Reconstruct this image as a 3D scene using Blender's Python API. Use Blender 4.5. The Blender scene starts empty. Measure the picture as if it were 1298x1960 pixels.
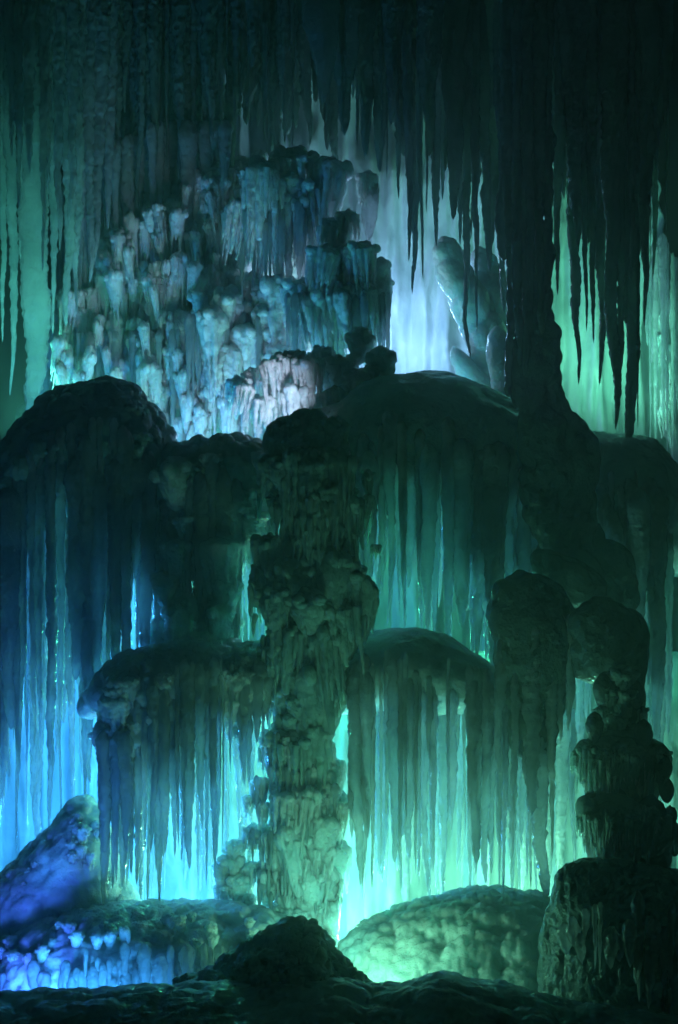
import bpy, math, random
import numpy as np
from mathutils import Vector

scene = bpy.context.scene
COL = scene.collection
CAMZ = 6.0
K = 0.40            # frame width per metre of distance
FW, FH = 1298.0, 1960.0

# ------------------------------------------------------------------ camera
cam_d = bpy.data.cameras.new('camera')
cam = bpy.data.objects.new('camera', cam_d)
COL.objects.link(cam)
cam.location = (0, 0, CAMZ)
cam.rotation_euler = (math.radians(90), 0, 0)
cam_d.sensor_fit = 'HORIZONTAL'
cam_d.sensor_width = 36
cam_d.lens = 36 / K
cam_d.clip_end = 500
scene.camera = cam

# ------------------------------------------------------------------ world: night
w = bpy.data.worlds.new('World')
scene.world = w
w.use_nodes = True
bg = w.node_tree.nodes['Background']
bg.inputs['Color'].default_value = (0.05, 0.30, 0.25, 1)
bg.inputs['Strength'].default_value = 0.0004

scene.view_settings.view_transform = 'Standard'
scene.view_settings.look = 'None'
scene.view_settings.exposure = 0.0
scene.view_settings.gamma = 1.0
cy = scene.cycles
cy.use_denoising = True
cy.max_bounces = 8
cy.diffuse_bounces = 5
cy.glossy_bounces = 3
cy.transmission_bounces = 6
cy.transparent_max_bounces = 24
cy.volume_bounces = 1
cy.sample_clamp_indirect = 2.0
cy.use_adaptive_sampling = True
cy.adaptive_threshold = 0.03


def P(px, py, Y):
    return Vector(((px - FW / 2) / FW * K * Y, Y, CAMZ - (py - FH / 2) / FW * K * Y))


def S(Y):
    return K * Y / FW


# ------------------------------------------------------------------ lamps hidden in the ice
def lamp(px, py, Y, col, power, radius=0.25, ax=None, ay=None, aY=None, cone=120):
    d = bpy.data.lights.new('floodlight', 'POINT' if ax is None else 'SPOT')
    d.color = col
    d.energy = power
    d.shadow_soft_size = radius
    o = bpy.data.objects.new('floodlight', d)
    COL.objects.link(o)
    o.location = P(px, py, Y)
    if ax is not None:
        d.spot_size = math.radians(cone)
        d.spot_blend = 1.0
        o.rotation_euler = (P(ax, ay, aY) - o.location).to_track_quat('-Z', 'Y').to_euler()
    return o


GREEN = (0.08, 1.0, 0.48)
PALE = (0.55, 0.76, 1.0)
MINT = (0.20, 1.0, 0.60)
TEAL = (0.26, 1.0, 0.57)
SEA = (0.14, 1.0, 0.74)
CYAN = (0.10, 0.66, 1.0)
BLUE = (0.04, 0.36, 1.0)
VIO = (0.04, 0.15, 1.0)
WHITE = (0.34, 0.61, 1.0)

# px, py, distance, colour, watts, radius[, aim px, aim py, aim distance, cone degrees]
LAMPS = [
    (735, 650, 28.8, WHITE, 230, .15),                        # behind the upper clusters
    (850, 770, 28.2, WHITE, 90, .2, 840, 600, 30, 120),
    (600, 850, 22.15, PALE, 270, .12, 270, 540, 27.0, 58),   # behind the column head, towards the cascade
    (497, 765, 24.5, PALE, 20, .2, 330, 600, 27.5, 100),
    (440, 600, 26.9, PALE, 50, .15),
    (620, 600, 26.6, PALE, 40, .15),
    (360, 880, 24.4, PALE, 35, .2, 300, 620, 27.5, 100),
    (465, 850, 25.2, WHITE, 22, .2),
    (200, 830, 24.6, GREEN, 40, .2, 250, 400, 27, 120),
    (540, 420, 27.6, GREEN, 40, .3, 480, 100, 28, 100),
    (1120, 870, 26.8, MINT, 900, .3, 1190, 600, 27, 150),     # upper right
    (1270, 930, 27.0, MINT, 300, .3, 1260, 600, 29, 110),
    (40, 868, 27.2, SEA, 1050, .3, 70, 560, 24.6, 70),        # left icicles
    (740, 1260, 25.0, GREEN, 110, .3),                         # middle tier
    (930, 1310, 25.0, GREEN, 130, .3),
    (445, 1285, 24.2, GREEN, 220, .3),
    (1240, 1300, 25.3, GREEN, 50, .3),
    (690, 1775, 22.9, TEAL, 340, .25),                        # lower tier
    (1010, 1755, 22.9, TEAL, 270, .3),
    (390, 1785, 22.9, CYAN, 220, .25),
    (672, 1765, 21.4, TEAL, 90, .1),
    (120, 1600, 23.6, BLUE, 400, .3),                         # blue left
    (120, 1180, 24.2, BLUE, 560, .3),
    (240, 1780, 22.5, BLUE, 220, .2),
    (0, 1960, 18.0, VIO, 300, .15, 40, 1760, 20, 80),         # behind the front ledge
    (120, 1980, 18.0, BLUE, 330, .15, 110, 1680, 21, 90),
    (260, 1970, 18.0, BLUE, 150, .15, 260, 1800, 20, 80),
    (430, 1950, 18.2, CYAN, 320, .15, 420, 1790, 20, 80),
    (655, 1835, 18.4, SEA, 80, .12, 600, 1750, 20.3, 62),
    (645, 1864, 18.3, TEAL, 100, .1),
]
for L in LAMPS:
    lamp(*L)


# ------------------------------------------------------------------ materials
def ice_material(name, base, rough, clear, radius, bump_scale, bump, trans):
    m = bpy.data.materials.new(name)
    m.use_nodes = True
    nt = m.node_tree
    nt.nodes.clear()
    N = nt.nodes.new
    L = nt.links.new
    out = N('ShaderNodeOutputMaterial')
    geo = N('ShaderNodeNewGeometry')
    # cloudy variation of the ice itself
    n1 = N('ShaderNodeTexNoise')
    n1.inputs['Scale'].default_value = 1.7
    n1.inputs['Detail'].default_value = 6
    L(geo.outputs['Position'], n1.inputs['Vector'])
    cr = N('ShaderNodeValToRGB')
    cr.color_ramp.elements[0].position = 0.3
    cr.color_ramp.elements[1].position = 0.7
    cr.color_ramp.elements[0].color = (base[0] * .6, base[1] * .66, base[2] * .68, 1)
    cr.color_ramp.elements[1].color = (*base, 1)
    L(n1.outputs['Fac'], cr.inputs['Fac'])
    # frosty bumps
    v = N('ShaderNodeTexVoronoi')
    v.feature = 'SMOOTH_F1'
    v.inputs['Scale'].default_value = bump_scale
    nz = N('ShaderNodeTexNoise')
    nz.inputs['Scale'].default_value = bump_scale * 2.2
    nz.inputs['Detail'].default_value = 5
    L(geo.outputs['Position'], v.inputs['Vector'])
    L(geo.outputs['Position'], nz.inputs['Vector'])
    mx = N('ShaderNodeMath')
    mx.operation = 'MULTIPLY_ADD'
    L(v.outputs['Distance'], mx.inputs[0])
    mx.inputs[1].default_value = -1.0
    L(nz.outputs['Fac'], mx.inputs[2])
    b = N('ShaderNodeBump')
    b.inputs['Strength'].default_value = bump
    b.inputs['Distance'].default_value = 0.03
    L(mx.outputs[0], b.inputs['Height'])
    if clear < 0:
        p = N('ShaderNodeBsdfPrincipled')
        L(cr.outputs[0], p.inputs['Base Color'])
        p.inputs['Roughness'].default_value = rough
        p.inputs['IOR'].default_value = 1.31
        p.inputs['Subsurface Weight'].default_value = 1.0
        p.inputs['Subsurface Radius'].default_value = (radius * .75, radius, radius * .95)
        p.inputs['Subsurface Scale'].default_value = 1.0
        L(b.outputs[0], p.inputs['Normal'])
        L(p.outputs[0], out.inputs['Surface'])
        return m
    d = N('ShaderNodeBsdfDiffuse')
    t = N('ShaderNodeBsdfTranslucent')
    mxs = N('ShaderNodeMixShader')
    mxs.inputs[0].default_value = trans
    L(d.outputs[0], mxs.inputs[1])
    L(t.outputs[0], mxs.inputs[2])
    g = N('ShaderNodeBsdfGlossy')
    g.inputs['Roughness'].default_value = rough
    g.inputs['Color'].default_value = (.9, .95, 1, 1)
    fr = N('ShaderNodeFresnel')
    fr.inputs['IOR'].default_value = 1.31
    L(b.outputs[0], fr.inputs['Normal'])
    m2 = N('ShaderNodeMixShader')
    L(fr.outputs[0], m2.inputs[0])
    L(mxs.outputs[0], m2.inputs[1])
    L(g.outputs[0], m2.inputs[2])
    for s in (d, t):
        L(cr.outputs[0], s.inputs['Color'])
        L(b.outputs[0], s.inputs['Normal'])
    L(b.outputs[0], g.inputs['Normal'])
    tp = N('ShaderNodeBsdfTransparent')
    tp.inputs['Color'].default_value = (.86, .97, 1, 1)
    m3 = N('ShaderNodeMixShader')
    m3.inputs[0].default_value = clear
    L(m2.outputs[0], m3.inputs[1])
    L(tp.outputs[0], m3.inputs[2])
    L((m3 if clear > 0 else m2).outputs[0], out.inputs['Surface'])
    return m


M_ICE = ice_material('clear_ice', (.95, .97, .98), .2, 0, .16, 14, .6, .80)
M_KNOB = ice_material('knobbly_ice', (.90, .95, .95), .22, -1, .22, 15, .7, .72)
M_DOME = ice_material('packed_ice', (.82, .90, .90), .2, -1, .3, 10, .7, .45)
M_SHADED = ice_material('in_shade_knobbly_ice', (.45, .58, .55), .2, -1, .14, 15, .6, .55)  # the knobbly ice again, with shade painted into a darker base colour
M_SILHOUETTE = ice_material('silhouette_ice', (.22, .30, .28), .25, 0, .14, 11, .8, .5)  # ordinary ice seen as backlit silhouettes; the shade is in the base colour
M_SHADED_ICICLE = ice_material('shaded_icicle_ice', (.42, .52, .50), .2, 0, .14, 14, .7, .72)  # icicle ice with backlit shade painted in as a darker colour
M_LEDGE = ice_material('shelf_ice', (.86, .94, .93), .18, -1, .8, 9, .5, .4)
M_WALL = ice_material('wall_ice', (.52, .60, .61), .4, 0, .1, 5, .35, .15)
M_SNOW = ice_material('snow', (.6, .68, .72), .6, 0, .1, 3, .4, .1)


# ------------------------------------------------------------------ numpy noise
def _hash(ix, iy, iz, seed):
    with np.errstate(over='ignore'):
        n = (ix.astype(np.uint32) * np.uint32(73856093)) ^ (iy.astype(np.uint32) * np.uint32(19349663)) \
            ^ (iz.astype(np.uint32) * np.uint32(83492791)) ^ np.uint32((seed * 2654435761) & 0xffffffff)
        n = (n ^ (n >> np.uint32(13))) * np.uint32(1274126177)
        n = (n ^ (n >> np.uint32(16))) * np.uint32(2246822519)
        n = n ^ (n >> np.uint32(15))
    return n.astype(np.float64) / 4294967295.0


def vnoise(p, seed=0):
    i = np.floor(p).astype(np.int64)
    f = p - i
    f = f * f * (3 - 2 * f)
    r = 0
    for dx in (0, 1):
        wx = f[:, 0] if dx else 1 - f[:, 0]
        for dy in (0, 1):
            wy = f[:, 1] if dy else 1 - f[:, 1]
            for dz in (0, 1):
                wz = f[:, 2] if dz else 1 - f[:, 2]
                r = r + wx * wy * wz * _hash(i[:, 0] + dx, i[:, 1] + dy, i[:, 2] + dz, seed)
    return r * 2 - 1


def fnoise(p, seed=0, octs=3):
    r, a = 0, 1.0
    for k in range(octs):
        r = r + a * vnoise(p * (2.03 ** k), seed + 7 * k)
        a *= .5
    return r


def worley(p, seed=0):
    b = np.round(p).astype(np.int64)
    best = np.full(len(p), 9.0)
    for dx in (-1, 0):
        for dy in (-1, 0):
            for dz in (-1, 0):
                c = b + np.array([dx, dy, dz])
                o = np.stack([_hash(c[:, 0], c[:, 1], c[:, 2], seed + k) for k in (1, 2, 3)], -1)
                d = ((c + .5 + (o - .5) * .8 - p) ** 2).sum(1)
                best = np.minimum(best, d)
    return np.sqrt(best)


def lumps(p, cell, seed):
    """rounded heads with creases between, 0..1"""
    f = worley(p / cell, seed)
    return np.sqrt(np.clip(1 - (f / .8) ** 2, 0, 1))


# ------------------------------------------------------------------ mesh collecting
def _ico(sub):
    import bmesh
    bm = bmesh.new()
    bmesh.ops.create_icosphere(bm, subdivisions=sub, radius=1)
    v = np.array([x.co[:] for x in bm.verts])
    bm.verts.index_update()
    f = np.array([[q.index for q in x.verts] for x in bm.faces])
    bm.free()
    return v, f


ICO = {2: _ico(2), 3: _ico(3), 4: _ico(4)}


class MB:
    def __init__(s):
        s.V, s.Q, s.T, s.n = [], [], [], 0

    def ell(s, c, r, sub=3):
        v, f = ICO[sub]
        s.V.append(v * np.array(r) + np.array(c))
        s.T.append(f + s.n)
        s.n += len(v)

    def tube(s, pts, rad, sides=12, lobes=None, tip=True):
        """closed tapered tube along a mostly vertical path; rad is (n,) or (n, sides)"""
        pts = np.asarray(pts, float)
        n = len(pts)
        rad = np.asarray(rad, float)
        if rad.ndim == 1:
            rad = np.repeat(rad[:, None], sides, 1)
        tan = np.gradient(pts, axis=0)
        tan /= np.linalg.norm(tan, axis=1)[:, None] + 1e-9
        ref = np.array([0, 1.0, 0]) if abs(tan[:, 1]).mean() < .8 else np.array([1.0, 0, 0])
        a = np.cross(tan, ref)
        a /= np.linalg.norm(a, axis=1)[:, None] + 1e-9
        b = np.cross(tan, a)
        th = np.arange(sides) / sides * 2 * math.pi
        ring = pts[:, None, :] + rad[:, :, None] * (np.cos(th)[None, :, None] * a[:, None, :] + np.sin(th)[None, :, None] * b[:, None, :])
        V = np.concatenate([ring.reshape(-1, 3), pts[:1], pts[-1:]])
        i = np.arange(n - 1)[:, None] * sides
        j = np.arange(sides)[None, :]
        j2 = (j + 1) % sides
        Q = np.stack([i + j, i + j2, i + sides + j2, i + sides + j], -1).reshape(-1, 4)
        jj, jj2 = np.arange(sides), (np.arange(sides) + 1) % sides
        T = np.concatenate([np.stack([np.full(sides, n * sides), jj2, jj], -1),
                            np.stack([np.full(sides, n * sides + 1), (n - 1) * sides + jj, (n - 1) * sides + jj2], -1)])
        s.V.append(V)
        s.Q.append(Q + s.n)
        s.T.append(T + s.n)
        s.n += len(V)

    def mesh(s, name):
        me = bpy.data.meshes.new(name)
        V = np.concatenate(s.V)
        Q = np.concatenate(s.Q) if s.Q else np.zeros((0, 4), int)
        T = np.concatenate(s.T) if s.T else np.zeros((0, 3), int)
        me.vertices.add(len(V))
        me.vertices.foreach_set('co', V.ravel())
        loops = np.concatenate([Q.ravel(), T.ravel()]).astype(np.int32)
        me.loops.add(len(loops))
        me.loops.foreach_set('vertex_index', loops)
        cnt = np.concatenate([np.full(len(Q), 4), np.full(len(T), 3)])
        st = np.concatenate([[0], np.cumsum(cnt)[:-1]]).astype(np.int32)
        me.polygons.add(len(cnt))
        me.polygons.foreach_set('loop_start', st)
        me.update(calc_edges=True)
        me.validate()
        me.shade_smooth()
        return me


def fuse(me, voxel, disp=0.0, dscale=6.0, seed=0, smooth=2, lump=()):
    """voxel-fuse overlapping shapes into one skin, then roughen it"""
    o = bpy.data.objects.new('tmp', me)
    COL.objects.link(o)
    r = o.modifiers.new('r', 'REMESH')
    r.mode = 'VOXEL'
    r.voxel_size = voxel
    r.use_smooth_shade = True
    if smooth:
        sm = o.modifiers.new('s', 'SMOOTH')
        sm.iterations = smooth
        sm.factor = .5
    dg = bpy.context.evaluated_depsgraph_get()
    m2 = bpy.data.meshes.new_from_object(o.evaluated_get(dg))
    bpy.data.objects.remove(o)
    m2.name = me.name
    if disp or lump:
        n = len(m2.vertices)
        co = np.empty(n * 3)
        m2.vertices.foreach_get('co', co)
        co = co.reshape(-1, 3)
        no = np.empty(n * 3)
        m2.vertices.foreach_get('normal', no)
        no = no.reshape(-1, 3)
        warp = np.stack([fnoise(co * 2.5 + 17 * k, seed + k, 2) for k in range(3)], -1) * .06
        h = fnoise(co * dscale, seed, 3) * disp
        for q, (cell, amp) in enumerate(lump):
            pp = (co + warp) * np.array([1, 1, .8])
            h = h + (lumps(pp, cell, seed + 50 + q) - .5) * amp
        co = co + no * h[:, None]
        m2.vertices.foreach_set('co', co.ravel())
        m2.update()
    m2.shade_smooth()
    return m2


def link(name, me, mat, parent=None):
    o = bpy.data.objects.new(name, me)
    COL.objects.link(o)
    if not me.materials:
        me.materials.append(mat)
    if parent is not None:
        o.parent = parent
        o.matrix_parent_inverse = parent.matrix_basis.inverted()
    return o


def thing(name, label, cat, loc, group=None):
    o = bpy.data.objects.new(name, None)
    o.empty_display_size = .2
    COL.objects.link(o)
    o.location = loc
    o['label'] = label
    o['category'] = cat
    if group:
        o['group'] = group
    return o


# ------------------------------------------------------------------ icicles
def icicle_mesh(px, py0, py1, wpx, Y, seed, tip=.12, power=.8, wander=1.0, rough=1.0, top_flare=0.0, px1=None, ytip=None):
    rg = np.random.RandomState(seed)
    s = S(Y)
    a = np.array(P(px, py0, Y))
    b = np.array(P(px if px1 is None else px1, py1, Y if ytip is None else ytip))
    Ln = abs(a[2] - b[2])
    n = int(max(14, min(170, Ln / .032)))
    t = np.linspace(0, 1, n)
    pts = a[None] * (1 - t[:, None]) + b[None] * t[:, None]
    z = pts[:, 2]
    q = np.stack([z * 0.9, np.full(n, seed * 1.3), np.zeros(n)], -1)
    r0 = wpx * s / 2
    pts[:, 0] += fnoise(q, seed, 2) * min(.05, r0 * .35) * wander * (0.4 + t)
    pts[:, 1] += fnoise(q + 31.7, seed, 2) * min(.05, r0 * .35) * wander
    r = r0 * (tip + (1 - tip) * (1 - t) ** power)
    r *= 1 + top_flare * np.exp(-t * 9)
    r *= 1 + .18 * fnoise(np.stack([z * 2.0, np.full(n, 5.1 + seed), np.zeros(n)], -1), seed + 1, 2)
    endcap = np.clip((1 - t) * n / 2.5, 0, 1) ** .5 * np.clip((t * Ln + .01) / (r0 * 1.6), 0, 1) ** .5
    r = r * endcap + .001
    sides = 10 if r0 < .05 else (14 if r0 < .14 else 20)
    th = np.arange(sides) / sides * 2 * math.pi
    Z, TH = np.meshgrid(z, th, indexing='ij')
    cr, sr = np.cos(TH), np.sin(TH)
    g = np.stack([cr.ravel() * 1.1 + seed, sr.ravel() * 1.1, Z.ravel() * .35], -1)
    flute = fnoise(g * 1.5, seed + 3, 2).reshape(n, sides)
    g2 = np.stack([cr.ravel() * 1.3 * max(r0, .04) / .05, sr.ravel() * 1.3 * max(r0, .04) / .05, Z.ravel() * 16], -1)
    knob = fnoise(g2, seed + 9, 2).reshape(n, sides)
    R = r[:, None] * (1 + .22 * flute) + knob * rough * np.minimum(.022, r[:, None] * .34)
    m = MB()
    m.tube(pts, np.maximum(R, .002), sides)
    return m.mesh('icicle')


def icicle(parent, px, py0, py1, wpx, Y, seed, mat=None, **kw):
    return link('icicle', icicle_mesh(px, py0, py1, wpx, Y, seed, **kw), mat or M_ICE, parent)


def env(pts, x):
    xs = [p[0] for p in pts]
    ys = [p[1] for p in pts]
    return float(np.interp(x, xs, ys))


def curtain(parent, x0, x1, top, bottom, n, wr, Y, dy, seed, var=60, mat=None, **kw):
    rg = random.Random(seed)
    for k in range(n):
        px = x0 + (x1 - x0) * (k + rg.uniform(.1, .9)) / n
        w_ = rg.uniform(*wr) * (1 if rg.random() > .25 else .5)
        bt = env(bottom, px) - var * rg.random() ** 1.6
        tp = env(top, px)
        icicle(parent, px, tp, max(bt, tp + 30), w_, Y + rg.uniform(-dy, dy), seed * 131 + k,
               mat=mat, tip=rg.uniform(.04, .22), power=rg.uniform(.55, 1.0), **kw)


# ------------------------------------------------------------------ mushroom knobs
def knob_mesh(seed, drips=14, lumps=18, dl=(.5, 1.4), flat=.55, voxel=.026):
    """a lumpy cap about one unit wide that runs out into drips; origin at the cap's centre"""
    rg = random.Random(seed)
    m = MB()
    m.ell((0, 0, 0), (.40, .38, flat * .6))
    for k in range(lumps):
        a = rg.uniform(0, 2 * math.pi)
        rr = .43 * math.sqrt(rg.random())
        r = rg.uniform(.08, .17)
        z = flat * .6 * math.sqrt(max(0, 1 - (rr / .5) ** 2)) - .05
        m.ell((rr * math.cos(a), rr * math.sin(a), z * rg.uniform(.3, 1)), (r, r, r * rg.uniform(.7, 1.1)), 2)
    m.tube([(0, 0, 0), (0, 0, -.25), (rg.uniform(-.05, .05), 0, -.5), (rg.uniform(-.1, .1), 0, -.7)], [.38, .32, .24, .14], 16)
    for k in range(drips):
        a = k / drips * 6.283 + rg.uniform(-.3, .3)
        rr = rg.uniform(.24, .40)
        x, y = rr * math.cos(a), rr * math.sin(a)
        L = rg.uniform(*dl)
        r = rg.uniform(.05, .1)
        zz = np.linspace(.08, -L, 14)
        tt = np.linspace(0, 1, 14)
        rad = r * (1 - tt) ** .7 + .016
        rad *= 1 + .25 * np.array([rg.uniform(-1, 1) for _ in range(14)])
        pull = 1 - .18 * np.minimum(1, tt * 1.5)
        m.tube(np.stack([x * pull, y * pull, zz], -1), rad, 8)
    return fuse(m.mesh('knob'), voxel, .012, 9, seed, 1, ((.17, .035), (.08, .02)))


KN = [knob_mesh(10 + i, drips=11 + i % 5, lumps=14 + i) for i in range(7)]           # long drips
KR = [knob_mesh(40 + i, drips=6, lumps=24, dl=(.2, .6), flat=.85) for i in range(6)]  # rounder heads
def skirt_mesh(seed):
    """a small cap carrying a skirt of many thin drips"""
    rg = random.Random(seed)
    m = MB()
    m.ell((0, 0, 0), (.36, .34, .2))
    for k in range(16):
        a = rg.uniform(0, 6.283)
        rr = .42 * math.sqrt(rg.random())
        r = rg.uniform(.07, .15)
        m.ell((rr * math.cos(a), rr * math.sin(a), .14 * (1 - rr * 1.6) + rg.uniform(-.05, .08)), (r, r, r * .85), 2)
    m.tube([(0, 0, 0), (0, 0, -.3), (rg.uniform(-.05, .05), 0, -.7), (rg.uniform(-.06, .06), 0, -1.2)], [.3, .2, .13, .05], 14)
    for k in range(20):
        a = k / 20 * 6.283 + rg.uniform(-.2, .2)
        rr = rg.uniform(.3, .44)
        L = rg.uniform(.35, 1.0) * (1.7 if rg.random() < .25 else 1)
        tt = np.linspace(0, 1, 14)
        zz = .04 - L * tt
        rad = rg.uniform(.035, .06) * (1 - tt) ** .6 + .014
        rad *= 1 + .2 * np.array([rg.uniform(-1, 1) for _ in range(14)])
        m.tube(np.stack([rr * math.cos(a) * (1 - .1 * tt), rr * math.sin(a) * (1 - .1 * tt), zz], -1), rad, 8)
    return fuse(m.mesh('knob'), .022, .01, 9, seed, 1, ((.14, .03), (.07, .015)))


KS = [skirt_mesh(70 + i) for i in range(7)]
KSD = [m.copy() for m in KS]  # same knobs again, to carry the ice with shade painted in
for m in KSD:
    m.materials.append(M_SHADED)
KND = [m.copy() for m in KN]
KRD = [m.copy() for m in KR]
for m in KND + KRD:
    m.materials.append(M_SHADED)


def knob(parent, px, py, wpx, Y, rg, kind='drip', squash=None, dark=False, name='knob'):
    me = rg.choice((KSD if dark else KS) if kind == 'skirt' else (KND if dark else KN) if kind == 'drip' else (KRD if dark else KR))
    o = link(name, me, M_KNOB, parent)
    s = wpx * S(Y)
    o.rotation_euler = (rg.uniform(-.15, .15), rg.uniform(-.15, .15), rg.uniform(0, 6.28))
    q = squash or rg.uniform(.8, 1.25)
    o.scale = (s * rg.uniform(.9, 1.1), s * rg.uniform(.9, 1.1), s * q)
    o.location = P(px, py, Y)
    return o


# ------------------------------------------------------------------ domes
def dome_half(outline, px, depth):
    x0, x1 = outline[0][0], outline[-1][0]
    u = 2 * (px - x0) / (x1 - x0) - 1
    return depth * math.sqrt(max(.05, 1 - min(1, u * u) * .92))


def dome_mesh(outline, ybase, Y, depth, seed, voxel=.04, disp=.02, dscale=4, lump=((.3, .07), (.12, .03)), name='dome'):
    """a rounded ledge whose skyline follows the outline [(px, py)...], hanging down to ybase"""
    m = MB()
    s = S(Y)
    x0, x1 = outline[0][0], outline[-1][0]
    n = max(6, int((x1 - x0) / 14))
    for k in range(n + 1):
        px = x0 + (x1 - x0) * k / n
        top = env(outline, px)
        dd = dome_half(outline, px, depth)
        h = (ybase - top) * s / 2
        c = P(px, (ybase + top) / 2, Y)
        m.ell((c.x, c.y, c.z), (30 * s, dd, max(h, .05)), 4)
    return fuse(m.mesh(name), voxel, disp, dscale, seed, 4, lump)


def dome_fringe(parent, outline, ybase, Y, depth, bottom, n, wr, seed, x0=None, x1=None, var=80, start=.5, mat=None, back=.3, **kw):
    """icicles growing out of the lower front of a dome, their roots buried in it"""
    rg = random.Random(seed)
    x0 = outline[0][0] + 10 if x0 is None else x0
    x1 = outline[-1][0] - 10 if x1 is None else x1
    for k in range(n):
        px = x0 + (x1 - x0) * (k + rg.uniform(.05, .95)) / n
        top = env(outline, px)
        dd = dome_half(outline, px, depth)
        f = rg.uniform(.3, .72)   # how far down the front it starts
        v = 2 * f - 1
        yf = (math.sqrt(max(0, 1 - v * v)) if v > 0 else 1) * dd
        w_ = rg.uniform(*wr) * (1 if rg.random() > .3 else .5)
        side = -1 if rg.random() > back else rg.uniform(-.6, .8)
        yy = Y + side * (yf + w_ * S(Y) * (.12 if side == -1 else -.4))
        tp = top + (ybase - top) * f - 20
        bt = env(bottom, px) - var * rg.random() ** 1.7
        if bt < tp + 60:
            bt = tp + 60
        icicle(parent, px, tp, bt, w_, yy, seed * 131 + k, mat=mat, tip=rg.uniform(.04, .2), power=rg.uniform(.5, .95), **kw)


def dome_knobs(parent, outline, ybase, Y, depth, n, wr, seed, x0=None, x1=None, f0=0.0, f1=.45, rnd=.8, dark=False):
    """rounded heads of ice sitting all over a dome's top and front"""
    rg = random.Random(seed)
    x0 = outline[0][0] + 10 if x0 is None else x0
    x1 = outline[-1][0] - 10 if x1 is None else x1
    for k in range(n):
        px = rg.uniform(x0, x1)
        top = env(outline, px)
        dd = dome_half(outline, px, depth)
        f = f0 + (f1 - f0) * rg.random()
        v = 2 * f - 1
        w_ = rg.uniform(*wr)
        yf = math.sqrt(max(0, 1 - v * v)) * dd
        knob(parent, px, top + (ybase - top) * f + w_ * .22, w_, Y - yf + w_ * S(Y) * .2, rg, 'round' if rg.random() < rnd else 'drip', dark=dark)


def mass_mesh(rows, Y, depth=.8, seed=0, voxel=.04, disp=.02, dscale=4, lump=((.3, .06), (.12, .025)), name='mass', dys=None):
    """solid of oval sections following rows (py, left px, right px)"""
    m = MB()
    rows = sorted(rows)
    py = np.arange(rows[0][0], rows[-1][0] + .1, 6.0)
    xl = np.interp(py, [r[0] for r in rows], [r[1] for r in rows])
    xr = np.interp(py, [r[0] for r in rows], [r[2] for r in rows])
    s = S(Y)
    for q in range(len(py)):
        hw = max(4, (xr[q] - xl[q]) / 2) * s
        c = P((xl[q] + xr[q]) / 2, py[q], Y)
        m.ell(c, (hw, hw * depth, 9 * s), 3)
    return fuse(m.mesh(name), voxel, disp, dscale, seed, 3, lump)


# ------------------------------------------------------------------ fluted ice walls
def wall_mesh(x0, x1, y0, y1, Y, seed, amp=.25, step=.05, left=None, right=None, lean=0.0):
    a, b = P(x0, y0, Y), P(x1, y1, Y)
    nx = int((b.x - a.x) / step)
    nz = int((a.z - b.z) / (step * 2.2))
    X, Z = np.meshgrid(np.linspace(0, 1, nx), np.linspace(0, 1, nz), indexing='ij')
    pz = a.z + (b.z - a.z) * Z
    pyx = y0 + (y1 - y0) * Z
    xl = np.full(nz, float(x0))
    xr = np.full(nz, float(x1))
    rowpy = y0 + (y1 - y0) * np.linspace(0, 1, nz)
    if left:
        xl = np.interp(rowpy, [q[0] for q in left], [q[1] for q in left])
    if right:
        xr = np.interp(rowpy, [q[0] for q in right], [q[1] for q in right])
    e = fnoise(np.stack([rowpy * .03, rowpy * 0, rowpy * 0], -1), seed, 3) * 7
    xl = xl + e
    xr = xr - e
    ppx = xl[None, :] + (xr - xl)[None, :] * X
    wx = (ppx - FW / 2) / FW * K * Y
    q = np.stack([wx.ravel() * 2.6, pz.ravel() * .22, np.zeros(wx.size)], -1)
    f = fnoise(q, seed, 4).reshape(wx.shape)
    f = 1 - np.abs(f) * 1.6
    q2 = np.stack([wx.ravel() * .8, pz.ravel() * .5, np.ones(wx.size)], -1)
    f2 = fnoise(q2, seed + 5, 2).reshape(wx.shape)
    q3 = np.stack([wx.ravel() * 7, pz.ravel() * 5, np.ones(wx.size) * 3], -1)
    f3 = fnoise(q3, seed + 8, 2).reshape(wx.shape)
    y = Y - amp * f - amp * 1.3 * f2 - .02 * f3 - lean * Z
    V1 = np.stack([wx, y, pz], -1).reshape(-1, 3)
    V2 = np.stack([wx, y + .5, pz], -1).reshape(-1, 3)
    m = MB()
    i = (np.arange(nx - 1)[:, None] * nz + np.arange(nz - 1)[None, :]).ravel()
    Q = np.stack([i, i + 1, i + nz + 1, i + nz], -1)
    off = nx * nz
    Qb = (Q + off)[:, ::-1]
    sides = []
    k = np.arange(nz - 1)
    sides.append(np.stack([k, k + off, k + 1 + off, k + 1], -1))
    e0 = (nx - 1) * nz
    sides.append(np.stack([e0 + k, e0 + k + 1, e0 + k + 1 + off, e0 + k + off], -1))
    k = np.arange(nx - 1) * nz
    sides.append(np.stack([k, k + nz, k + nz + off, k + off], -1))
    k = k + nz - 1
    sides.append(np.stack([k, k + off, k + nz + off, k + nz], -1))
    m.V = [np.concatenate([V1, V2])]
    m.Q = [Q, Qb] + sides
    m.n = 2 * off
    return m.mesh('ice_wall')


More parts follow.
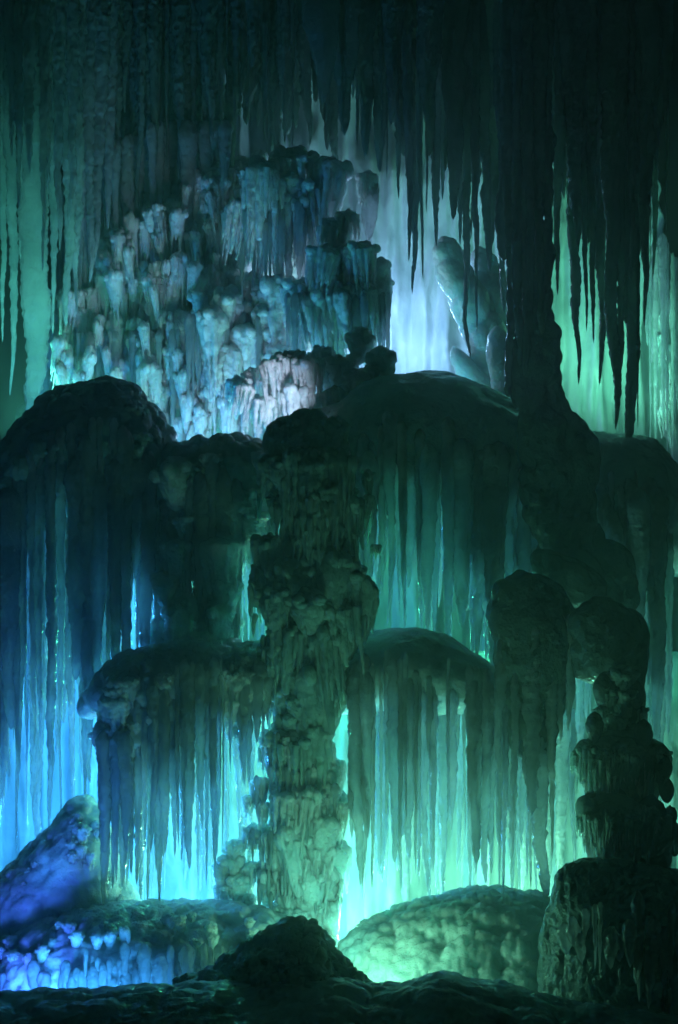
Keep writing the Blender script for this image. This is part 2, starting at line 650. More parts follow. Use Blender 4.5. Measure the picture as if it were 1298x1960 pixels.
# ================================================================== SETTING
def ground():
    n = 140
    xs = np.linspace(-60, 60, n)
    ys = np.linspace(-40, 90, n)
    X, Y_ = np.meshgrid(xs, ys, indexing='ij')
    p = np.stack([X.ravel() * .3, Y_.ravel() * .3, np.zeros(X.size)], -1)
    Z = -1.7 + .12 * fnoise(p, 3, 3).reshape(X.shape)
    m = MB()
    m.V = [np.stack([X, Y_, Z], -1).reshape(-1, 3)]
    i = (np.arange(n - 1)[:, None] * n + np.arange(n - 1)[None, :]).ravel()
    m.Q = [np.stack([i, i + n, i + n + 1, i + 1], -1)]
    m.n = n * n
    o = link('ground', m.mesh('ground'), M_SNOW)
    o['kind'] = 'structure'


ground()


def wall(label, *a, **k):
    o = link('ice_wall', wall_mesh(*a, **k), M_WALL)
    o['label'] = label
    o['category'] = 'ice wall'


wall('smooth pale blue ice wall behind the upper clusters and the top icicles', 95, 1075, -80, 1000, 30.0, 5, amp=.24,
     left=[(-80, 130), (300, 140), (560, 100), (1000, 80)])
wall('bright sea green ice wall behind the icicles at the right edge', 1020, 1420, -80, 1300, 29.0, 11, amp=.2,
     right=[(-80, 1240), (330, 1255), (430, 1258), (520, 1290), (600, 1296), (700, 1330), (1300, 1400)])
wall('dim green ice wall behind the icicles of the middle tier', 200, 1420, 900, 1500, 27.0, 21, amp=.24)
wall('glowing turquoise ice wall behind the lowest icicle curtains', 150, 1420, 1250, 2000, 25.0, 31, amp=.24)
wall('deep blue ice wall behind the left icicle curtain', -140, 330, 1010, 2000, 25.6, 41, amp=.18)


# ================================================================== TOP
rg = random.Random(5)
t = thing('ice_curtain', 'tall teal icicles hanging free against the black night at the left edge', 'icicles', P(60, -60, 25))
for a in [(70, 802, 60, 24.6, .3, .4), (22, 757, 30, 24.8, .06, .8), (8, 655, 26, 25.0, .06, .9), (-22, 700, 34, 24.9, .1, .7),
          (103, 640, 24, 25.1, .08, .7), (128, 625, 34, 25.3, .08, .6), (48, 560, 24, 25.0, .08, .8), (150, 600, 30, 25.5, .08, .7),
          (168, 540, 30, 25.8, .08, .7), (84, 520, 22, 24.4, .08, .8), (190, 500, 34, 26.0, .08, .7), (36, 400, 20, 24.4, .08, .8),
          (212, 440, 30, 26.2, .08, .7), (112, 480, 26, 24.9, .1, .8), (140, 430, 30, 25.0, .1, .8), (60, 330, 30, 24.3, .1, .8), (92, 360, 26, 24.5, .1, .8), (20, 300, 26, 24.5, .1, .8)]:
    icicle(t, a[0], -60, a[1], a[2] * 1.1, a[3], int(a[0] * 7 + 900), tip=a[4], power=a[5], rough=1.5)

t = thing('ice_curtain', 'dim green fluted curtain of ice across the top left', 'icicles', P(320, -60, 27))
curtain(t, 205, 660, [(0, -60), (1300, -60)], [(150, 420), (300, 360), (480, 330), (660, 320)], 34, (30, 64), 27.4, .4, 61, var=200, rough=1.4, mat=M_SHADED_ICICLE)
curtain(t, 190, 660, [(0, -60), (1300, -60)], [(150, 460), (300, 380), (480, 320), (660, 300)], 34, (14, 30), 26.9, .3, 62, var=220, rough=1.4, mat=M_SHADED_ICICLE)

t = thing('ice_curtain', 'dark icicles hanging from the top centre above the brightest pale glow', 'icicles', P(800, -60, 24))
curtain(t, 650, 980, [(0, -60), (1300, -60)], [(650, 330), (760, 400), (850, 460), (980, 560)], 34, (10, 26), 24.6, .6, 63, var=300, rough=1.3, mat=M_SHADED_ICICLE)
for a in [(660, 260, 70), (700, 300, 60), (735, 330, 60), (770, 300, 70), (832, 472, 34), (842, 362, 20), (824, 300, 60),
          (779, 500, 26), (795, 562, 30), (806, 532, 16), (766, 380, 30), (870, 420, 60), (898, 686, 30), (910, 636, 20), (888, 300, 70),
          (930, 520, 56), (945, 470, 44), (858, 330, 36), (750, 240, 50), (915, 380, 60), (885, 470, 34), (620, 200, 80), (960, 600, 40)]:
    icicle(t, a[0], -60, a[1], a[2], 24.3 + rg.uniform(-.5, .5), int(a[0] * 3 + a[1]), tip=.07, power=.75, mat=M_SHADED_ICICLE)

t = thing('ice_column', 'thick black column of ice flaring into a lumpy root at right', 'ice column', P(1015, 1000, 22.8))
m = mass_mesh([(-70, 960, 1060), (200, 968, 1050), (400, 974, 1048), (600, 980, 1054), (690, 984, 1064), (740, 984, 1072), (780, 986, 1086), (820, 990, 1112),
               (860, 995, 1132), (920, 1000, 1141), (980, 1008, 1148), (1030, 1020, 1166), (1070, 1030, 1200), (1110, 1040, 1212), (1150, 1060, 1208), (1175, 1090, 1190)],
              22.5, .55, 12, .04, .08, 1.3, ((.5, .2), (.18, .07)), 'trunk')
link('trunk', m, M_SILHOUETTE, t)
for a in [(975, 760, 30, 22.2), (992, 700, 26, 22.0), (1010, 720, 30, 22.0), (1034, 640, 30, 22.0), (964, 500, 40, 22.4), (1048, 560, 24, 22.2), (1012, 560, 26, 21.9)]:
    icicle(t, a[0], -60, a[1], a[2], a[3], int(a[0]), tip=.3, power=.5, mat=M_SHADED_ICICLE)
m = mass_mesh([(1060, 1022, 1056), (1072, 1018, 1090), (1090, 1020, 1140), (1120, 1040, 1160), (1150, 1060, 1160)], 22.0, .8, 14, .035, .02, 4, name='lump')
link('lump', m, M_SILHOUETTE, t)

t = thing('ice_curtain', 'black pointed icicles hanging in front of the bright green wall at upper right', 'icicles', P(1160, -60, 23.4))
curtain(t, 1062, 1275, [(0, -60), (1300, -60)], [(1062, 420), (1150, 560), (1240, 540), (1275, 330)], 26, (10, 26), 23.6, .5, 64, var=300, rough=1.3, mat=M_SHADED_ICICLE)
for a in [(1070, 565, 34), (1101, 736, 46), (1120, 634, 26), (1134, 656, 26), (1152, 736, 40), (1174, 822, 62), (1186, 780, 34),
          (1207, 846, 60, .2), (1222, 820, 18), (1238, 625, 40), (1248, 532, 26), (1060, 330, 50), (1080, 380, 60), (1110, 470, 70),
          (1145, 520, 70), (1165, 560, 70), (1200, 620, 80), (1228, 480, 60), (1255, 330, 40), (1264, 300, 30), (1276, 440, 14), (1268, 250, 44),
          (1090, 250, 70), (1130, 300, 70), (1180, 400, 70), (1240, 300, 60)]:
    icicle(t, a[0], -60, a[1], a[2], 23.4 + rg.uniform(-.4, .4), int(a[0] * 3 + a[1]), tip=a[3] if len(a) > 3 else .06, power=.8, mat=M_SHADED_ICICLE)

t = thing('ice_cascade', 'pale green icicle fringe and knobs on the bright wall at the far right', 'frozen cascade', P(1265, 800, 28))
curtain(t, 1235, 1330, [(1200, 640), (1265, 440), (1330, 560)], [(1200, 900), (1330, 950)], 12, (14, 34), 28.2, .3, 71, var=260)
for k in range(12):
    px = rg.uniform(1262, 1310)
    knob(t, px, rg.uniform(500, 780) + (px - 1250) * 1.0, rg.uniform(20, 38), 28.4, rg, 'skirt', squash=1.6)


# ================================================================== UPPER LEFT CASCADE
def scatter(t, poly, n, wr, Y, dy, seed, kind='drip', slope=None, rnd=.4, dark=False, sq=None):
    """knobs over a region given as rows (py, x0, x1)"""
    rg = random.Random(seed)
    tot = len(poly)
    for k in range(n):
        py = rg.uniform(poly[0][0], poly[-1][0])
        xa = np.interp(py, [q[0] for q in poly], [q[1] for q in poly])
        xb = np.interp(py, [q[0] for q in poly], [q[2] for q in poly])
        px = rg.uniform(xa, xb)
        f = (py - poly[0][0]) / (poly[-1][0] - poly[0][0])
        knob(t, px, py, rg.uniform(*wr), Y + rg.uniform(-dy, dy) - (slope or 0) * f, rg, 'round' if rg.random() < rnd else 'drip', dark=dark, squash=rg.uniform(*sq) if sq else None)


t = thing('ice_cascade', 'broad grey green cascade of knobs and drips below the teal icicles', 'frozen cascade', P(280, 850, 27))
m = dome_mesh([(60, 760), (95, 640), (110, 570), (170, 520), (240, 450), (330, 400), (420, 320), (500, 290), (560, 330), (600, 600)], 1000, 28.3, 1.2, 81, .05, .04, 3, ((.3, .14), (.13, .06)), 'core')
link('core', m, M_KNOB, t)
scatter(t, [(330, 380, 480), (450, 200, 480), (560, 115, 470), (700, 110, 480), (850, 120, 470)], 170, (30, 64), 27.3, .35, 82, slope=.8, rnd=.15, sq=(1.2, 2.2))
scatter(t, [(330, 380, 500), (450, 220, 480), (560, 115, 470), (700, 110, 480), (850, 130, 470)], 200, (20, 44), 26.9, .3, 88, slope=.8, rnd=.15, sq=(1.3, 2.4))
curtain(t, 110, 470, [(0, 640), (1300, 600)], [(110, 800), (470, 850)], 80, (8, 20), 26.4, .25, 89, var=200, rough=1.4)
t = thing('ice_curtain', 'green grey icicles running down onto the left cascade', 'icicles', P(290, 300, 27))
curtain(t, 150, 440, [(150, 300), (300, 230), (440, 230)], [(150, 600), (300, 560), (440, 470)], 30, (16, 40), 26.9, .3, 83, var=160)

# centre clusters
t = thing('ice_cluster', 'grey mushroom shaped ice cap with long drips, topmost of the centre clusters', 'ice cluster', P(530, 420, 25.6))
rg = random.Random(9)
for a in [(490, 372, 90), (540, 352, 110), (590, 372, 80), (520, 390, 110), (570, 395, 100), (455, 400, 60), (630, 330, 90), (560, 310, 110), (500, 330, 90)]:
    knob(t, a[0], a[1], a[2], 26 + rg.uniform(-.3, .3), rg, 'skirt', squash=1.2)
curtain(t, 440, 640, [(0, 380), (1300, 380)], [(440, 560), (640, 600)], 20, (12, 26), 25.9, .2, 85, var=120)
t = thing('ice_cluster', 'large grey mushroom shaped ice cap with drips beside the brightest glow', 'ice cluster', P(640, 600, 25))
for a in [(575, 555, 80), (620, 540, 100), (665, 525, 100), (705, 520, 90), (640, 570, 110), (700, 560, 80), (600, 585, 80), (725, 545, 60), (660, 490, 80), (620, 490, 70),
          (690, 480, 70), (640, 440, 70), (665, 415, 50)]:
    knob(t, a[0], a[1], a[2], 25.5 + rg.uniform(-.3, .3), rg, 'skirt', squash=1.2)
curtain(t, 545, 745, [(0, 560), (1300, 560)], [(540, 690), (745, 700)], 24, (12, 28), 25.3, .25, 86, var=60)
t = thing('ice_cluster', 'pale drip covered ice knobs in the middle of the white glow', 'ice cluster', P(480, 640, 26))
for a in [(480, 545, 70), (520, 560, 70), (555, 550, 60), (500, 585, 70), (540, 590, 60), (460, 570, 60)]:
    knob(t, a[0], a[1], a[2], 26.3, rg, 'skirt', squash=1.4)
for k in range(26):
    px = rg.uniform(370, 560)
    knob(t, px, rg.uniform(560, 700), rg.uniform(45, 85), 26.2 + rg.uniform(-.3, .3), rg, squash=1.3)
curtain(t, 360, 560, [(0, 600), (1300, 600)], [(340, 800), (560, 820)], 26, (12, 26), 26.0, .25, 87, var=100)
t = thing('ice_cluster', 'dark grey mushroom knobs of ice crowding above the central column', 'ice cluster', P(590, 760, 23.6))
for a in [(572, 762, 95), (640, 755, 60), (500, 775, 80), (545, 690, 60), (590, 700, 70), (645, 700, 90), (690, 655, 60, 'round'), (700, 720, 80),
          (455, 735, 60), (470, 745, 50), (520, 700, 50), (615, 680, 60), (730, 700, 60, 'round'), (520, 730, 50), (670, 740, 60), (565, 680, 50), (480, 715, 40)]:
    knob(t, a[0], a[1], a[2], 23.9 + rg.uniform(-.3, .3), rg, kind=a[3] if len(a) > 3 else 'skirt')

# knobs in the smooth area
t = thing('ice_stump', 'tall inverted cone of dark ice hanging left of the pale glow', 'ice cone', P(705, 330, 26))
knob(t, 705, 345, 50, 26.0, rg)
icicle(t, 707, 330, 460, 46, 26.0, 4, tip=.2)
t = thing('ice_stump', 'dark rounded ice stump leaning left beside the black column', 'ice stump', P(950, 640, 26))
m = mass_mesh([(462, 842, 862), (468, 832, 872), (480, 828, 880), (500, 830, 892), (530, 840, 908), (560, 853, 925), (600, 872, 950), (660, 895, 975), (720, 910, 990)], 26.2, 1, 3, .035, .02, 3, ((.34, .1), (.13, .05)), 'stump')
link('stump', m, M_DOME, t)
m = mass_mesh([(482, 908, 925), (490, 900, 945), (520, 898, 965), (560, 904, 985), (620, 920, 1000), (700, 940, 1000), (800, 950, 1010)], 26.6, 1, 4, .035, .02, 3, ((.34, .1), (.13, .05)), 'stump')
link('stump', m, M_DOME, t)
t = thing('ice_stump', 'small upright rounded ice stump standing against the black column', 'ice stump', P(958, 760, 25))
m = mass_mesh([(633, 945, 962), (640, 936, 972), (655, 932, 980), (690, 934, 984), (740, 940, 990), (790, 940, 995)], 25, 1, 5, .03, .015, 3, ((.25, .03), (.12, .02)), 'stump')
link('stump', m, M_KNOB, t)
t = thing('ice_stump', 'low grey ice stump sloping right at the foot of the pale glow', 'ice stump', P(900, 730, 26))
m = mass_mesh([(668, 864, 876), (676, 860, 888), (690, 862, 905), (705, 868, 922), (725, 878, 940), (760, 890, 960)], 26, 1, 6, .03, .01, 3, ((.2, .03),), 'stump')
link('stump', m, M_KNOB, t)

# ================================================================== UPPER DOMES
OA = [(540, 880), (580, 800), (640, 770), (690, 735), (740, 720), (800, 711), (850, 716), (920, 738), (980, 770), (1040, 830), (1090, 900)]
t = thing('ice_dome', 'large dark smooth ice dome with long icicles under the pale glow', 'ice dome', P(830, 900, 23.4))
m = dome_mesh(OA, 980, 23.6, 1.3, 91, .04, .03, 2, ((.5, .06), (.14, .02)))
link('dome', m, M_SILHOUETTE, t)
dome_fringe(t, OA, 980, 23.6, 1.3, [(540, 1250), (700, 1215), (760, 1215), (850, 1240), (930, 1290), (1090, 1340)], 40, (18, 60), 92, 560, 1080, var=120, start=.35, back=.25)
dome_fringe(t, OA, 980, 23.6, 1.3, [(540, 1150), (1090, 1200)], 30, (14, 34), 93, 560, 1080, var=160, start=.5, back=.5)

OR = [(1070, 850), (1120, 830), (1200, 828), (1240, 842), (1280, 880), (1296, 960), (1310, 1060)]
t = thing('ice_dome', 'dark rounded ice shoulder below the black icicles at the right edge', 'ice dome', P(1220, 1000, 24))
m = dome_mesh(OR, 1100, 24.2, 1.1, 95, .045, .03, 2, ((.3, .06), (.12, .04)))
link('dome', m, M_DOME, t)
dome_fringe(t, OR, 1100, 24.2, 1.1, [(1080, 1500), (1290, 1560)], 30, (16, 50), 96, 1075, 1285, var=260, start=.3)

OB = [(-80, 950), (0, 892), (30, 850), (60, 800), (110, 755), (190, 735), (250, 745), (290, 790), (320, 850), (350, 900)]
t = thing('ice_dome', 'knobbly dark blue ice dome with a long blue icicle curtain at left', 'ice dome', P(150, 900, 22.4))
m = dome_mesh(OB, 1000, 22.9, 1.2, 101, .035, .03, 3, ((.3, .18), (.12, .07)))
link('dome', m, M_SHADED, t)
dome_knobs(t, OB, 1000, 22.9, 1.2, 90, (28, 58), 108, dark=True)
dome_fringe(t, OB, 1000, 22.9, 1.2, [(-20, 1690), (60, 1640), (130, 1590), (165, 1540), (200, 1480), (260, 1350), (340, 1280)], 56, (18, 50), 102, -30, 330, var=300, start=.25, back=.3)
dome_fringe(t, OB, 1000, 22.9, 1.2, [(-20, 1500), (330, 1250)], 30, (12, 28), 106, -30, 330, var=300, start=.35, back=.4)

OM = [(270, 900), (330, 862), (380, 845), (440, 838), (490, 845), (540, 880)]
t = thing('ice_ledge', 'knobbly dark green ice ledge with drips left of the central column', 'ice ledge', P(400, 1000, 22.4))
m = dome_mesh(OM, 990, 22.7, .9, 107, .035, .03, 3, ((.28, .18), (.12, .07)))
link('ledge', m, M_SHADED, t)
dome_knobs(t, OM, 990, 22.7, .9, 50, (28, 54), 109, dark=True)
dome_fringe(t, OM, 990, 22.7, .9, [(270, 1290), (500, 1240)], 44, (12, 36), 103, 280, 530, var=70, start=.3, back=.4)
scatter(t, [(870, 320, 500), (1000, 330, 490), (1160, 280, 480), (1230, 280, 400)], 46, (44, 84), 22.0, .25, 105)

# ================================================================== CENTRAL COLUMN
t = thing('ice_column', 'knobbly dark central column of ice standing in front of the middle tier', 'ice column', P(600, 1300, 20.6))
CR = [(800, 530, 650), (830, 480, 700), (900, 470, 735), (950, 485, 740), (1000, 500, 745), (1040, 465, 745), (1080, 480, 735), (1130, 432, 740), (1190, 455, 725), (1240, 500, 690),
      (1300, 490, 675), (1350, 505, 660), (1400, 480, 650), (1440, 500, 650), (1490, 468, 680), (1540, 475, 720), (1580, 462, 690), (1640, 485, 690), (1690, 478, 675), (1740, 500, 670), (1800, 540, 650)]
core = [(r[0], r[1] + (r[2] - r[1]) * .27, r[2] - (r[2] - r[1]) * .27) for r in CR]
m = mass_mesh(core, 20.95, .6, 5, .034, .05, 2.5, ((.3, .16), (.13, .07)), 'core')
link('core', m, M_SHADED, t)


def tiers(t, rows, y0, y1, step, wr, Y, seed, dark):
    """drooping caps with skirts of drips, one uneven tier below another"""
    rg = random.Random(seed)
    py = y0
    k2 = 0
    while py < y1:
        xa = np.interp(py, [q[0] for q in rows], [q[1] for q in rows])
        xb = np.interp(py, [q[0] for q in rows], [q[2] for q in rows])
        c, hw = (xa + xb) / 2, (xb - xa) / 2
        k2 += 1
        ff = (1.0 if k2 % 2 else rg.uniform(.62, .8))
        n = rg.randint(5, 8)
        for k in range(n):
            u = -1 + 2 * (k + rg.uniform(.1, .9)) / n
            w_ = wr[0] * .6 + (wr[1] - wr[0] * .6) * rg.random() ** 1.5
            h2 = hw * ff * rg.uniform(.85, 1.05)
            knob(t, c + u * max(10, h2 - w_ * .4), py + rg.uniform(-.6, .6) * step + abs(u) * 14, w_, Y - math.sqrt(max(0, 1 - u * u)) * hw * ff * S(Y) * .6 + .1, rg,
                 rg.choice(['round', 'round', 'drip', 'drip', 'skirt', 'skirt', 'skirt']), dark=dark, squash=rg.uniform(.7, 1.7))
        py += step * rg.uniform(.7, 1.3)


tiers(t, CR, 822, 1420, 31, (40, 92), 20.9, 34, True)  # unlit upper tiers: shade painted in through the darker knob copies
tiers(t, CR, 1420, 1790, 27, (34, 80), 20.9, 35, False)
for k in range(60):
    py = rg.uniform(860, 1720)
    xa = np.interp(py, [q[0] for q in CR], [q[1] for q in CR])
    xb = np.interp(py, [q[0] for q in CR], [q[2] for q in CR])
    u = rg.uniform(-.95, .95)
    icicle(t, (xa + xb) / 2 + u * (xb - xa) / 2 * .9, py, py + rg.uniform(40, 90), rg.uniform(8, 16), 20.9 - math.sqrt(1 - u * u) * (xb - xa) / 2 * S(20.9) * .62, 5000 + k, mat=M_SHADED if py < 1400 else M_ICE, tip=.1, rough=1.3)

t = thing('ice_cluster', 'pale green mushroom knobs clinging low on the left flank of the central column', 'ice cluster', P(450, 1720, 20.9))
rg = random.Random(36)
for a in [(440, 1650, 60), (455, 1690, 60), (430, 1700, 50), (480, 1660, 50), (470, 1720, 50), (485, 1590, 50), (480, 1530, 40), (500, 1500, 50), (425, 1670, 40), (450, 1630, 50)]:
    knob(t, a[0], a[1], a[2], 20.9, rg, kind='round' if rg.random() < .3 else 'skirt')

# ================================================================== LOWER DOMES
OC = [(600, 1260), (640, 1235), (700, 1215), (790, 1204), (840, 1214), (880, 1235), (930, 1268), (980, 1300), (1040, 1350)]
t = thing('ice_dome', 'smooth green ice dome with a wide icicle curtain right of the central column', 'ice dome', P(820, 1350, 21.3))
m = dome_mesh(OC, 1365, 21.6, 1.1, 111, .035, .03, 2, ((.4, .05), (.12, .02)))
link('dome', m, M_DOME, t)
LB = [(640, 1700), (720, 1750), (900, 1740), (1070, 1750)]
dome_fringe(t, OC, 1365, 21.6, 1.1, LB, 40, (12, 40), 112, 670, 1040, var=190, start=.35)
dome_fringe(t, OC, 1365, 21.6, 1.1, [(640, 1560), (1070, 1600)], 30, (8, 22), 113, 670, 1040, var=160, start=.5, back=.5)
curtain(t, 690, 1110, [(0, 1330), (1300, 1360)], LB, 14, (22, 40), 23.9, .3, 114, var=60)

OL = [(186, 1335), (210, 1285), (260, 1250), (340, 1238), (420, 1236), (500, 1240), (560, 1270)]
t = thing('ice_dome', 'blue green knobbly ice ledge with an icicle curtain left of the central column', 'ice dome', P(340, 1350, 21.3))
m = dome_mesh(OL, 1365, 21.4, 1.0, 121, .032, .03, 3, ((.28, .16), (.12, .07)))
link('dome', m, M_KNOB, t)
dome_knobs(t, OL, 1365, 21.4, 1.0, 70, (24, 50), 126, x0=235)
dome_fringe(t, OL, 1365, 21.4, 1.0, [(170, 1640), (200, 1745), (320, 1745), (330, 1640), (400, 1700), (440, 1620), (480, 1540), (560, 1500)], 56, (10, 32), 122, 190, 520, var=200, start=.3, back=.3)
scatter(t, [(1300, 230, 480), (1380, 200, 490), (1440, 195, 490)], 30, (40, 76), 20.7, .2, 123)
curtain(t, 190, 250, [(0, 1400), (1300, 1400)], [(190, 1745), (250, 1740)], 8, (14, 30), 20.5, .15, 124, var=120)
curtain(t, 190, 480, [(0, 1330), (1300, 1360)], [(170, 1745), (480, 1745)], 10, (22, 40), 23.7, .3, 125, var=60)

# ================================================================== RIGHT STACK
t = thing('ice_column', 'rounded black ice cap trailing thick drips into the turquoise glow', 'ice column', P(1010, 1200, 20))
m = mass_mesh([(1101, 985, 1010), (1106, 968, 1040), (1116, 952, 1062), (1132, 940, 1082), (1160, 934, 1098), (1190, 936, 1112), (1230, 946, 1118), (1280, 952, 1100), (1340, 956, 1080), (1400, 966, 1068), (1440, 980, 1060)],
              20.2, .6, 21, .035, .03, 3, ((.4, .05), (.12, .03)), 'cap')
link('cap', m, M_SILHOUETTE, t)
for a in [(960, 1480, 30), (978, 1400, 34), (985, 1640, 22), (1003, 1500, 40), (1022, 1560, 40), (1036, 1722, 44), (1058, 1640, 22), (1052, 1480, 34), (1075, 1420, 30), (968, 1720, 18), (1014, 1700, 16), (1090, 1400, 24)]:
    icicle(t, a[0], 1175, a[1], a[2], 20.08 + rg.uniform(-.12, .1), 700 + a[0], tip=.3 if a[2] > 30 else .08, power=.7, rough=1.4)

t = thing('ice_column', 'bulbous black ice mass beneath the flaring root at right', 'ice column', P(1165, 1300, 19.2))
m = mass_mesh([(1158, 1130, 1175), (1164, 1110, 1195), (1178, 1096, 1218), (1205, 1088, 1238), (1250, 1088, 1243), (1290, 1100, 1236), (1310, 1140, 1226), (1322, 1144, 1232), (1350, 1150, 1234),
               (1378, 1150, 1238), (1392, 1148, 1238), (1410, 1140, 1244), (1440, 1150, 1250)], 19.5, .65, 22, .035, .035, 3, ((.4, .07), (.13, .04)), 'mass')
link('mass', m, M_SILHOUETTE, t)
for (x, y, w_) in [(1165, 1330, 50), (1200, 1335, 56), (1222, 1360, 40), (1150, 1360, 36), (1180, 1380, 60), (1215, 1400, 50), (1160, 1400, 50), (1190, 1300, 60)]:
    knob(t, x, y, w_, 19.0, rg, 'skirt' if y > 1340 else 'round', dark=True)
for (x, y, r) in [(1160, 1318, 26), (1208, 1330, 26), (1180, 1310, 24), (1214, 1362, 20)]:
    mm = mass_mesh([(y - r, x - 8, x + 8), (y - r * .7, x - r * .7, x + r * .7), (y, x - r, x + r), (y + r, x - r * .7, x + r * .7)], 19.0, .9, x, .028, .01, 5, ((.2, .03),), 'lump')
    link('lump', mm, M_SILHOUETTE, t)

t = thing('ice_column', 'stack of dark drip covered ice drums at the lower right', 'ice column', P(1190, 1650, 18.4))
for rows, Yq in [([(1410, 1150, 1225), (1418, 1118, 1255), (1432, 1102, 1278), (1448, 1096, 1288), (1464, 1106, 1280), (1490, 1120, 1264), (1550, 1134, 1256)], 18.6),
                 ([(1528, 1120, 1200), (1534, 1108, 1215), (1550, 1103, 1262), (1570, 1104, 1286), (1595, 1118, 1290), (1640, 1136, 1282), (1690, 1146, 1284)], 18.3)]:
    mm = mass_mesh(rows, Yq, .7, int(rows[0][0]), .028, .02, 4, ((.16, .05), (.07, .02)), 'drum')
    link('drum', mm, M_SHADED, t)
    for k in range(15):
        u = -1 + 2 * (k + .5) / 15
        xa, xb = rows[3][1], rows[3][2]
        hw = (xb - xa) / 2
        knob(t, (xa + xb) / 2 + u * (hw - 10), rows[3][0] - 4 + rg.uniform(-8, 8), rg.uniform(28, 50), Yq - math.sqrt(1 - u * u) * hw * S(Yq) * .66, rg, 'skirt', dark=True, squash=rg.uniform(.9, 1.5))
    for k in range(16):
        u = -1 + 2 * (k + .5) / 16
        xa, xb = rows[3][1], rows[3][2]
        hw = (xb - xa) / 2
        icicle(t, (xa + xb) / 2 + u * hw * .93, rows[3][0] - 6, rows[3][0] + rg.uniform(50, 110), rg.uniform(14, 26), Yq - math.sqrt(1 - u * u) * hw * S(Yq) * .64, 300 + k + rows[0][0], tip=.25, power=.6,
               px1=(xa + xb) / 2 + u * hw * .82)
for (x, y, r) in [(1138, 1386, 19), (1232, 1402, 20), (1268, 1470, 20), (1276, 1510, 16), (1290, 1600, 22), (1284, 1560, 14), (1186, 1530, 16), (1132, 1530, 14), (1246, 1562, 34)]:
    mm = mass_mesh([(y - r, x - r * .3, x + r * .3), (y - r * .6, x - r * .8, x + r * .8), (y, x - r, x + r), (y + r, x - r * .7, x + r * .7), (y + r * 1.6, x - r * .4, x + r * .4)], 18.3, .9, x, .024, .008, 6, ((.12, .02),), 'lump')
    link('lump', mm, M_SILHOUETTE, t)

O3 = [(1063, 1720), (1068, 1680), (1085, 1656), (1120, 1645), (1180, 1648), (1260, 1660), (1340, 1672), (1420, 1720)]
t = thing('ice_mound', 'broad dark ice mound with scaly rim at the lower right edge', 'ice mound', P(1210, 1800, 17.6))
m = dome_mesh(O3, 2010, 17.8, .9, 141, .028, .02, 4, ((.1, .035), (.05, .012)), 'mound')
link('mound', m, M_SILHOUETTE, t)
dome_fringe(t, O3, 1880, 17.8, .9, [(1075, 1790), (1140, 1860), (1330, 2000)], 22, (20, 44), 142, 1075, 1400, var=60, start=.3, back=0)

# ================================================================== FLOOR MOUNDS
t = thing('ice_mound', 'pale green scaly ice mound fading to black at lower right', 'ice mound', P(900, 1850, 18.8))
m = dome_mesh([(620, 1870), (660, 1800), (720, 1765), (800, 1735), (880, 1714), (960, 1708), (1040, 1722), (1110, 1760), (1180, 1810), (1260, 1880)], 2150, 20.0, 1.6, 151,
              .03, .02, 3, ((.3, .08), (.13, .07), (.06, .025)), 'mound')
link('mound', m, M_DOME, t)
OD = [(-80, 1850), (20, 1800), (90, 1765), (170, 1745), (260, 1737), (400, 1738), (500, 1748), (580, 1785), (650, 1850)]
t = thing('ice_mound', 'blue to green lumpy ice mound with short drips at lower left', 'ice mound', P(300, 1850, 19))
m = dome_mesh(OD, 1990, 20.2, 1.3, 161, .03, .02, 4, ((.24, .09), (.1, .06)), 'mound')
link('mound', m, M_KNOB, t)
dome_knobs(t, OD, 1990, 20.2, 1.3, 36, (18, 34), 164, f1=.25)
dome_fringe(t, OD, 1990, 20.2, 1.3, [(-20, 1950), (500, 1950)], 60, (16, 34), 162, -20, 560, var=40, start=.25, back=0)
OS = [(-120, 1790), (0, 1680), (60, 1620), (110, 1570), (160, 1518), (190, 1560), (215, 1660), (280, 1760)]
t = thing('ice_slope', 'blue ice ridge climbing behind the lower left mound', 'ice slope', P(100, 1700, 21))
m = dome_mesh(OS, 1960, 21.3, 1.0, 171, .034, .03, 3, ((.3, .08), (.12, .05)), 'slope')
link('slope', m, M_KNOB, t)
dome_knobs(t, OS, 1960, 21.3, 1.0, 40, (14, 28), 172, f1=.25)
OF = [(250, 1960), (330, 1915), (400, 1872), (450, 1836), (500, 1806), (540, 1782), (575, 1772), (600, 1786), (625, 1826), (660, 1868), (720, 1910), (800, 1970)]
t = thing('ice_mound', 'black green lumpy ice mound rising to a peak at the bottom centre', 'ice mound', P(560, 1900, 16.8))
m = dome_mesh(OF, 2150, 17.2, 1.2, 181, .026, .05, 2.5, ((.2, .16), (.09, .07)), 'mound')
link('mound', m, M_SHADED, t)
dome_knobs(t, OF, 2150, 17.2, 1.2, 110, (20, 48), 182, x0=330, x1=740, f1=.4, rnd=1, dark=True)
t = thing('ice_ledge', 'dark ice ledge running along the bottom edge in front of the mounds', 'ice ledge', P(649, 1950, 15.6))
m = dome_mesh([(-420, 1960), (-100, 1925), (100, 1912), (250, 1905), (400, 1900), (560, 1892), (640, 1886), (700, 1900), (780, 1902), (850, 1882), (930, 1896), (1050, 1920), (1200, 1950), (1420, 1985), (1700, 2020)], 2360, 16.2, 1.6, 191,
              .03, .04, 1.2, ((.34, .08), (.15, .045), (.07, .015)), 'ledge')
link('ledge', m, M_LEDGE, t)

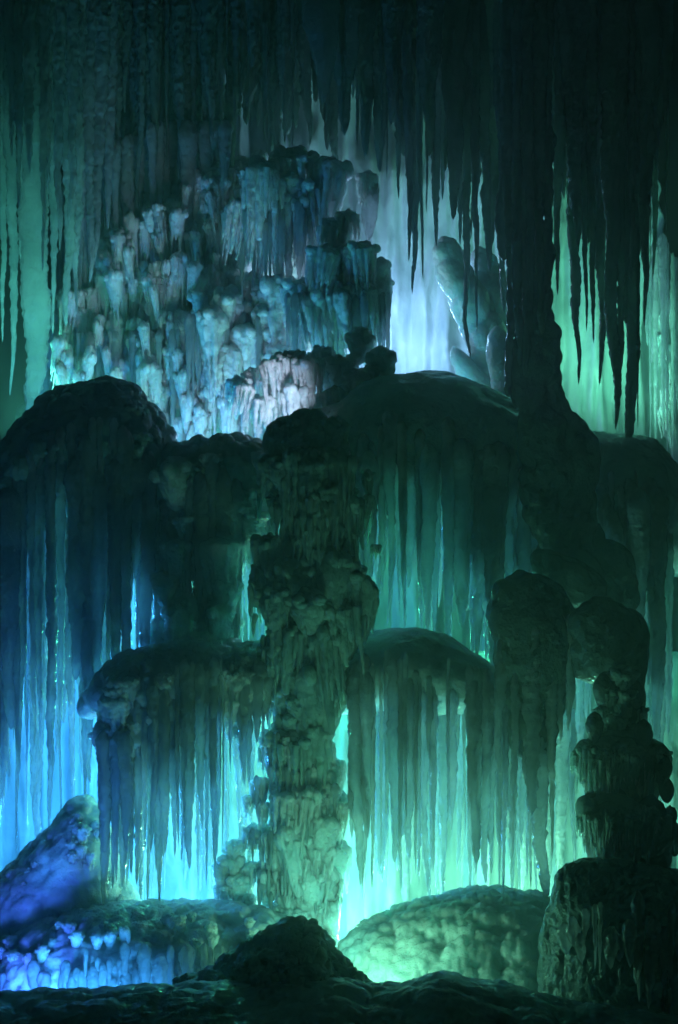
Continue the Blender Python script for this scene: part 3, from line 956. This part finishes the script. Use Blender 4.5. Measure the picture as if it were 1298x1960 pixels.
# ================================================================== crowded knobs
def gather(root, name, keep=100):
    """past a hundred heads on one mass, the smallest become one countless part"""
    ch = [c for c in root.children if c.name.split('.')[0] == name]
    if len(ch) <= keep:
        return
    ch.sort(key=lambda c: -c.scale[0] * 20 / c.location.y)
    for matname in sorted({c.data.materials[0].name for c in ch[keep:]}):
        m = MB()
        for c in ch[keep:]:
            if c.data.materials[0].name != matname:
                continue
            me = c.data
            co = np.empty(len(me.vertices) * 3)
            me.vertices.foreach_get('co', co)
            M = np.array(c.matrix_basis)
            co = co.reshape(-1, 3) @ M[:3, :3].T + M[:3, 3]
            vs = np.empty(len(me.loops), int)
            me.loops.foreach_get('vertex_index', vs)
            tot = np.empty(len(me.polygons), int)
            me.polygons.foreach_get('loop_total', tot)
            st = np.empty(len(me.polygons), int)
            me.polygons.foreach_get('loop_start', st)
            q = st[tot == 4]
            m.V.append(co)
            m.Q.append(vs[q[:, None] + np.arange(4)] + m.n)
            q = st[tot == 3]
            if len(q):
                m.T.append(vs[q[:, None] + np.arange(3)] + m.n)
            m.n += len(co)
        o = link('small_knobs', m.mesh('small_knobs'), bpy.data.materials[matname], root)
        o['kind'] = 'stuff'
    for c in ch[keep:]:
        bpy.data.objects.remove(c)


for o in [q for q in scene.objects if q.type == 'EMPTY' and q.parent is None]:
    gather(o, 'knob')

# ================================================================== AIR
def haze(density):
    import bmesh
    bm = bmesh.new()
    bmesh.ops.create_cube(bm, size=1)
    me = bpy.data.meshes.new('haze')
    bm.to_mesh(me)
    bm.free()
    o = bpy.data.objects.new('haze', me)
    COL.objects.link(o)
    o.location = (0, 25, 4)
    o.scale = (140, 140, 16)
    m = bpy.data.materials.new('mist')
    m.use_nodes = True
    nt = m.node_tree
    nt.nodes.clear()
    out = nt.nodes.new('ShaderNodeOutputMaterial')
    v = nt.nodes.new('ShaderNodeVolumePrincipled')
    v.inputs['Color'].default_value = (.84, 1, .93, 1)
    v.inputs['Density'].default_value = density
    v.inputs['Anisotropy'].default_value = .6
    nt.links.new(v.outputs[0], out.inputs['Volume'])
    me.materials.append(m)
    o['kind'] = 'stuff'


haze(0.0085)
